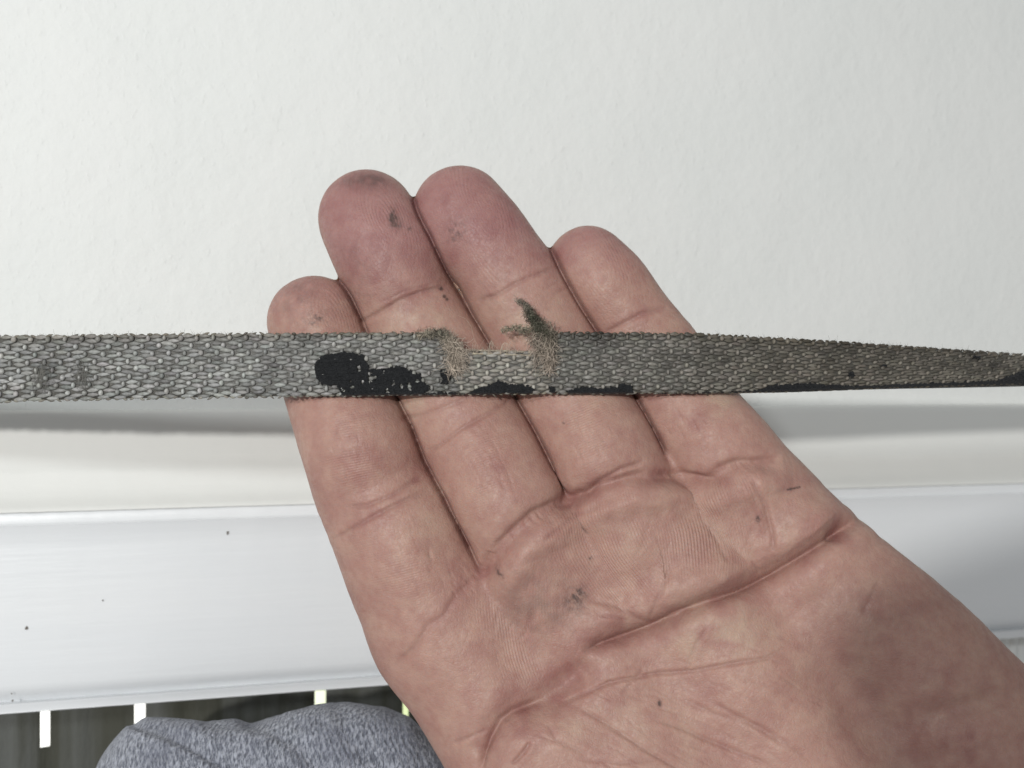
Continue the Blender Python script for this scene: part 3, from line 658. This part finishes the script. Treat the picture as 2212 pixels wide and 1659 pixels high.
# bare warp threads along the torn notch
for kx in range(2):
    u = 990.0
    while u < 1190:
        yarns.append((u, notch(u) + .012 + kx * .055, 11.5, .018, .22, 0, 3)); u += 17
Y = np.array(yarns); uc, tc_, hu, ht, hh, an, kd = Y.T
pt = np.where((kd == 1)[:, None, None], EP1[None], EP[None])
du = pt[..., 0] * hu[:, None]; dt = pt[..., 1] * ht[:, None]
du2 = du; dt2 = dt + du * np.tan(an)[:, None] / 137
U = uc[:, None] + du2; T = tc_[:, None] + dt2
flatz = interp([(0, 1), (1600, 1), (2100, .75), (2600, .7)], uc)
VY = S(U.ravel(), T.ravel(), (pt[..., 2] * (hh * flatz)[:, None] + .05 - .12 * np.abs(pt[..., 0]) * (kd != 1)[:, None]).ravel())
FY = (EF[None] + (np.arange(len(Y)) * len(EP))[:, None, None]).reshape(-1, 4)
cy = np.stack([strap_col(a_, b_) for a_, b_ in zip(uc, tc_)]) * rng.uniform(.68, 1.3, (len(Y), 1)) * (1 + rng.normal(0, .012, (len(Y), 3)))
cy *= np.where(kd == 1, 1.35, 1)[:, None]
q = np.stack([uc, tc_ * 137, 0 * uc], 1); st = np.clip(noise3(q, 60) * .5 + noise3(q + 9, 22) * .5, -1, 1)
cy *= (1 - .5 * np.clip(st * 1.4, 0, 1))[:, None]
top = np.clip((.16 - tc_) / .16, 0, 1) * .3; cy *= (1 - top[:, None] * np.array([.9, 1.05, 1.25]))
dk = (np.exp(-((uc - 1270) / 95) ** 2) + .5 * np.exp(-((uc - 640) / 45) ** 2) + .5 * np.exp(-((uc - 2000) / 160) ** 2)) * np.clip(.7 - tc_, 0, 1) * 1.0; cy *= (1 - .7 * dk)[:, None]
cy[(uc > 985) & (uc < 1190)] *= np.array([1.28, 1.24, 1.18])
cy[kd == 2] *= np.array([.76, .71, .63]); cy[kd == 3] *= np.array([1.35, 1.25, 1.1])
# brown scuffed darning at the left
sc_ = np.exp(-((uc - 100) / 26) ** 2 - ((tc_ - .62) / .22) ** 2) + np.exp(-((uc - 180) / 10) ** 2 - ((tc_ - .65) / .15) ** 2)
cy *= (1 - .35 * np.clip(sc_, 0, 1))[:, None]
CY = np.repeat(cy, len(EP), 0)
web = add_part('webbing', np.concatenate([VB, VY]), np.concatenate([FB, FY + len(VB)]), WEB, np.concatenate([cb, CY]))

# black rubber coating, thick and lumpy, clinging to the weave
m = Mat('black_rubber_coating', 0.75, (.014, .015, .017), .5); m.b.inputs['Roughness'].default_value = .55; m.bump([(m.noise(1300, 4, .75), .0012)]); RUB = m.m
def coat(u0, u1, v0, v1):
    un_ = np.arange(u0, u1, 1.6); vn = np.arange(v0, v1, 1.3); U, Vg = np.meshgrid(un_, vn, indexing='ij')
    T = t_of(U, Vg); sd = black_sd(U, Vg); sd = np.where(T < notch(U), -5, sd)
    Tm = np.clip(T, -1, 1.012)
    q = np.stack([U, Vg, 0 * U], -1).reshape(-1, 3); lump = (noise3(q, 4) * .6 + noise3(q, 2.) * .4).reshape(U.shape)
    rowp = T * 17 - .55; h = .02 + .68 * np.clip(sd / 2.2, 0, 1) ** .6 + lump * .2 + .09 * np.cos(2 * np.pi * rowp) + .09 * np.cos(2 * np.pi * U / 15.5 + np.pi * np.round(rowp)); h = np.where(Tm > .985, h * np.clip((1.012 - Tm) / .027, 0, 1) - .3 * (1 - np.clip((1.012 - Tm) / .027, 0, 1)), h)
    ok = (sd > -.6) & (T < 1.02); k_ = ok[:-1, :-1] & ok[1:, :-1] & ok[:-1, 1:] & ok[1:, 1:]
    f_ = grid_faces(*U.shape, k_); Vv_ = S(U.ravel(), Tm.ravel(), h.ravel())
    us = np.unique(f_); mp_ = np.full(len(Vv_), -1); mp_[us] = np.arange(len(us))
    return Vv_[us], mp_[f_]
for (a_, b_, c_, d_, lb) in ((630, 945, 745, 866, 'large flaking black rubber patch left of the tear'), (945, 990, 785, 866, 'small black rubber flake beside the tear'),
                         (990, 1172, 812, 866, 'black rubber patch under the torn notch'), (1172, 1400, 820, 866, 'black rubber crumbs right of the tear'), (1400, 2310, 765, 866, 'thin black rubber line along the lower edge')):
    Vc, Fc_ = coat(a_, b_, c_, d_); o = add_part('black_coating', Vc, Fc_, RUB); o['label'] = lb

# fibres
m = Mat('loose_fibre', 0.7, (.3, .27, .22), .3); m.color(m.attr('tint')); FIB = m.m
class Hairs:
    def __init__(s): s.V, s.F, s.C, s.n = [], [], [], 0
    def add(s, pts_, r, col_):
        pts_ = np.asarray(pts_); k = len(pts_); tg = np.gradient(pts_, axis=0); tg /= np.linalg.norm(tg, axis=1)[:, None] + 1e-12
        a_ = np.cross(tg, np.array([.3, .9, .2])); a_ /= np.linalg.norm(a_, axis=1)[:, None] + 1e-12; b_ = np.cross(tg, a_)
        rr = r * np.linspace(1, .5, k)[:, None]
        ring = np.stack([pts_ + rr * (a_ * math.cos(x) + b_ * math.sin(x)) for x in (0, 2.094, 4.189)], 1).reshape(-1, 3)
        for i_ in range(k - 1):
            for j in range(3): s.F.append((s.n + i_ * 3 + j, s.n + i_ * 3 + (j + 1) % 3, s.n + (i_ + 1) * 3 + (j + 1) % 3, s.n + (i_ + 1) * 3 + j))
        s.V.append(ring); s.C.append(np.tile(col_, (len(ring), 1))); s.n += len(ring)
    def build(s, name): return add_part(name, np.concatenate(s.V), s.F, FIB, np.concatenate(s.C))
def walk(u, v_, h, ang, ln, curl, n=6, lift=.3):  # curly hair in the strap's plane, h mm in front
    pts_ = []
    for i_ in range(n):
        pts_.append(P(u, v_, 200 - h)); st_ = ln / (n - 1)
        ang += rng.normal(0, curl); u += st_ * math.cos(ang); v_ += st_ * math.sin(ang); h += rng.normal(0, lift) * .25
        h = max(h, .2)
    return pts_
def tuft(name, spine, n, cols, ln, curl=.6, rad=.046, angs=None, hmax=2.4):
    H = Hairs(); sp_ = np.array(spine, float); seg = np.hypot(*np.diff(sp_[:, :2], axis=0).T); wts = seg * (sp_[:-1, 2] + sp_[1:, 2]); wts /= wts.sum()
    for _ in range(n):
        k = rng.choice(len(seg), p=wts); f = rng.random(); c_ = sp_[k] + (sp_[k + 1] - sp_[k]) * f
        a_ = rng.random() * 2 * np.pi; rr = c_[2] * rng.random() ** .6 * (1.35 if rng.random() < .2 else 1)
        u, v_ = c_[0] + rr * math.cos(a_), c_[1] + rr * math.sin(a_)
        h = .45 + hmax * (1 - (rr / (c_[2] + 1e-6)) ** 2) * rng.random()
        an_ = rng.random() * 2 * np.pi if angs is None else rng.normal(angs[0], angs[1]) + (math.pi if rng.random() < .35 else 0)
        mixf = np.clip(c_[3] + rng.normal(0, .2), 0, 1); cc = np.array(cols[0]) * (1 - mixf) + np.array(cols[1]) * mixf
        H.add(walk(u, v_, h, an_, ln * rng.uniform(.5, 1.3), curl), rad * .001 * rng.uniform(.8, 1.4), cc * rng.uniform(.3, 1.9))
    return H
OL = (.075, .074, .052); BG_ = (.42, .35, .29)
def merge(H, H2): H.F += [tuple(x + H.n for x in f) for f in H2.F]; H.V += H2.V; H.C += H2.C; H.n += H2.n
H = tuft('t', [(1116, 650, 3, .5), (1128, 652, 4, .3), (1137, 662, 5, .3), (1146, 682, 11, .0), (1158, 698, 12, .0), (1166, 712, 17, .0), (1178, 722, 13, .15)], 1000, (OL, BG_), 13, curl=.9)
merge(H, tuft('t', [(1176, 700, 5, .2), (1190, 722, 8, .2), (1180, 740, 18, .5), (1186, 758, 14, .7), (1190, 782, 8, .9), (1186, 800, 5, 1.0)], 620, ((.14, .125, .09), BG_), 24, curl=.4, angs=(1.7, .55)))
merge(H, tuft('t', [(1084, 716, 3, .4), (1090, 710, 6, .45), (1104, 712, 5, .4), (1116, 707, 7, .4), (1132, 714, 7, .4), (1146, 712, 9, .4)], 330, ((.12, .115, .08), (.42, .37, .28)), 9, curl=.9))
merge(H, tuft('t', [(1150, 726, 12, .5), (1170, 745, 12, .6), (1160, 760, 9, .8)], 240, ((.2, .17, .13), BG_), 20, curl=.5, angs=(2.3, .5)))
for _ in range(90):
    u = rng.uniform(1150, 1198); H.add(walk(u, rng.uniform(730, 785), rng.uniform(.8, 2), rng.normal(1.65, .35), rng.uniform(20, 42), .25, 7), .000045 * rng.uniform(.8, 1.2), np.array(BG_) * rng.uniform(.7, 1.4))
o = H.build('fibre_tuft'); o['label'] = 'upright olive-brown tuft of frayed fibres right of the tear'
H = tuft('t', [(900, 724, 4, .6), (925, 721, 6, .5), (945, 716, 7, .1), (958, 720, 9, .2), (968, 732, 12, .5)], 520, ((.12, .115, .09), (.43, .37, .29)), 13, curl=.8)
merge(H, tuft('t', [(966, 730, 12, .6), (978, 748, 13, .8), (988, 762, 12, .9), (984, 782, 11, 1), (974, 800, 7, 1)], 560, ((.2, .175, .14), (.45, .38, .31)), 25, curl=.45, angs=(1.2, .6)))
for _ in range(110):
    u = rng.uniform(955, 1008); H.add(walk(u, rng.uniform(735, 795), rng.uniform(.8, 1.8), rng.normal(1.2, .8), rng.uniform(16, 34), .3, 7), .000045, np.array(BG_) * rng.uniform(.7, 1.5))
o = H.build('fibre_tuft'); o['label'] = 'matted beige tuft of frayed fibres left of the tear'
# thin loops standing on the notch
H = Hairs()
for (u0, v0, u1, v1, hg, n) in ((1056, 762, 1067, 760, 27, 5), (1080, 764, 1096, 746, 14, 4), (1094, 762, 1098, 758, 20, 2)):
    for _ in range(n):
        x = np.linspace(0, 1, 9); a_ = u0 + (u1 - u0) * x + rng.normal(0, 1.2) + rng.normal(0, .5, 9); b_ = v0 + (v1 - v0) * x - hg * rng.uniform(.7, 1.05) * np.sin(np.pi * x) + rng.normal(0, .5, 9)
        H.add([P(p_, q_, 199.6 - .5 * math.sin(math.pi * xx)) for p_, q_, xx in zip(a_, b_, x)], .00004, np.array((.55, .46, .37)) * rng.uniform(.8, 1.2))
for _ in range(70):
    u = rng.uniform(1000, 1165); H.add(walk(u, 762, .4, rng.normal(-1.5, .45), rng.exponential(9) + 5, .35, 6), .000034, np.array((.55, .46, .38)) * rng.uniform(.6, 1.25))
o = H.build('loose_thread'); o['label'] = 'thin pale thread loops standing in the torn notch'
# fuzz along both edges and a little over the face
H = Hairs()
for _ in range(2300):
    u = rng.uniform(-100, 2300); t = 0.0 if rng.random() < .72 else 1.0
    if t == 0 and notch(u) > .01: continue
    sgn = -1 if t == 0 else 1; vv = vt(u) if t == 0 else vb(u); L = rng.exponential(2.8) + 1.5 if t == 0 else rng.exponential(1.6) + 1
    L = min(L, 17); d0 = float(dp(u, t)); an_ = sgn * math.pi / 2 + rng.normal(0, .9); pts_ = []
    a_, b_ = u, vv - sgn * 2.0
    for i_ in range(5):
        pts_.append(P(a_, b_, d0 + .1 * i_ * 0)); a_ += L / 4 * math.cos(an_); b_ += L / 4 * math.sin(an_); an_ += rng.normal(0, .35)
    f = float(interp([(0, 0), (900, .5), (1600, 1), (2300, 1)], u)); H.add(pts_, .00003, (np.array((.27, .25, .20)) * (1 - f) + np.array((.12, .115, .09)) * f) * rng.uniform(.7, 1.2))
for _ in range(420):
    u = rng.uniform(-50, 2250); t = rng.uniform(.03, .97)
    if t < notch(u): continue
    vv = float(vt(u) + (vb(u) - vt(u)) * t); d0 = float(dp(u, t)) - .42; an_ = rng.random() * 6.28; L = rng.uniform(6, 16); pts_ = []; a_, b_ = u, vv
    for i_ in range(5): pts_.append(P(a_, b_, d0)); a_ += L / 4 * math.cos(an_); b_ += L / 4 * math.sin(an_); an_ += rng.normal(0, .5)
    H.add(pts_, .000022, np.array((.30, .28, .24)) * rng.uniform(.6, 1.2))
for _ in range(260):          # scuffed pile at the left
    c_ = (88, 810) if rng.random() < .6 else (178, 806); u = rng.normal(c_[0], 9); vv = rng.normal(c_[1], 14); an_ = rng.normal(1.5, .4); a_, b_ = u, vv; pts_ = []
    for i_ in range(5): pts_.append(P(a_, b_, float(dp(u, .6)) - .45)); a_ += 4 * math.cos(an_); b_ += 4 * math.sin(an_); an_ += rng.normal(0, .3)
    H.add(pts_, .000035, np.array((.16, .155, .14)) * rng.uniform(.6, 1.5))
H.build('edge_fuzz')

# ------------------------------------------------------------------ dark handset added unseen behind the viewpoint, to shade palm heel and skirting
import bmesh
def rounded_slab(w_, h_, t_, r_, n=8):
    bm = bmesh.new(); pts_ = []
    for cx, cy_, a0 in ((w_ / 2 - r_, h_ / 2 - r_, 0), (-w_ / 2 + r_, h_ / 2 - r_, 90), (-w_ / 2 + r_, -h_ / 2 + r_, 180), (w_ / 2 - r_, -h_ / 2 + r_, 270)):
        for i_ in range(n + 1):
            a_ = math.radians(a0 + 90 * i_ / n); pts_.append((cx + r_ * math.cos(a_), cy_ + r_ * math.sin(a_)))
    f_ = bm.faces.new([bm.verts.new((x, -t_ / 2, z)) for x, z in pts_]); ex = bmesh.ops.extrude_face_region(bm, geom=[f_])
    bmesh.ops.translate(bm, verts=[x for x in ex['geom'] if isinstance(x, bmesh.types.BMVert)], vec=(0, t_, 0))
    bmesh.ops.recalc_face_normals(bm, faces=bm.faces); return bm
def bm_obj(name, bm, mat, parent, loc=(0, 0, 0)):
    me_ = bpy.data.meshes.new(name); bm.to_mesh(me_); bm.free(); me_.materials.append(mat); o_ = bpy.data.objects.new(name, me_); C.objects.link(o_); o_.parent = parent; o_.location = loc
    b_ = o_.modifiers.new('edge', 'BEVEL'); b_.width = .0012; b_.segments = 3; b_.limit_method = 'ANGLE'; return o_
shade_phone = empty('shade_phone', (.048, -.100, ZC + .005)); shade_phone.rotation_euler = (0, math.radians(-18), 0)
tag(shade_phone, 'dark slim handset on its side, added out of view to shade the palm and skirting', 'shade_phone')
dark = Mat('phone_glass', .2, (.02, .02, .022)).m; rimm = Mat('phone_rim', .35, (.08, .08, .085)).m
bm_obj('shade_phone_body', rounded_slab(.158, .074, .008, .009), dark, shade_phone)
bm_obj('camera_island', rounded_slab(.034, .030, .0016, .006), rimm, shade_phone, (-.057, .0045, .016))
for dx_, dz_ in ((-.064, .022), (-.050, .022), (-.064, .010)):
    bm_obj('lens', rounded_slab(.010, .010, .0012, .005), dark, shade_phone, (dx_, .0058, dz_))
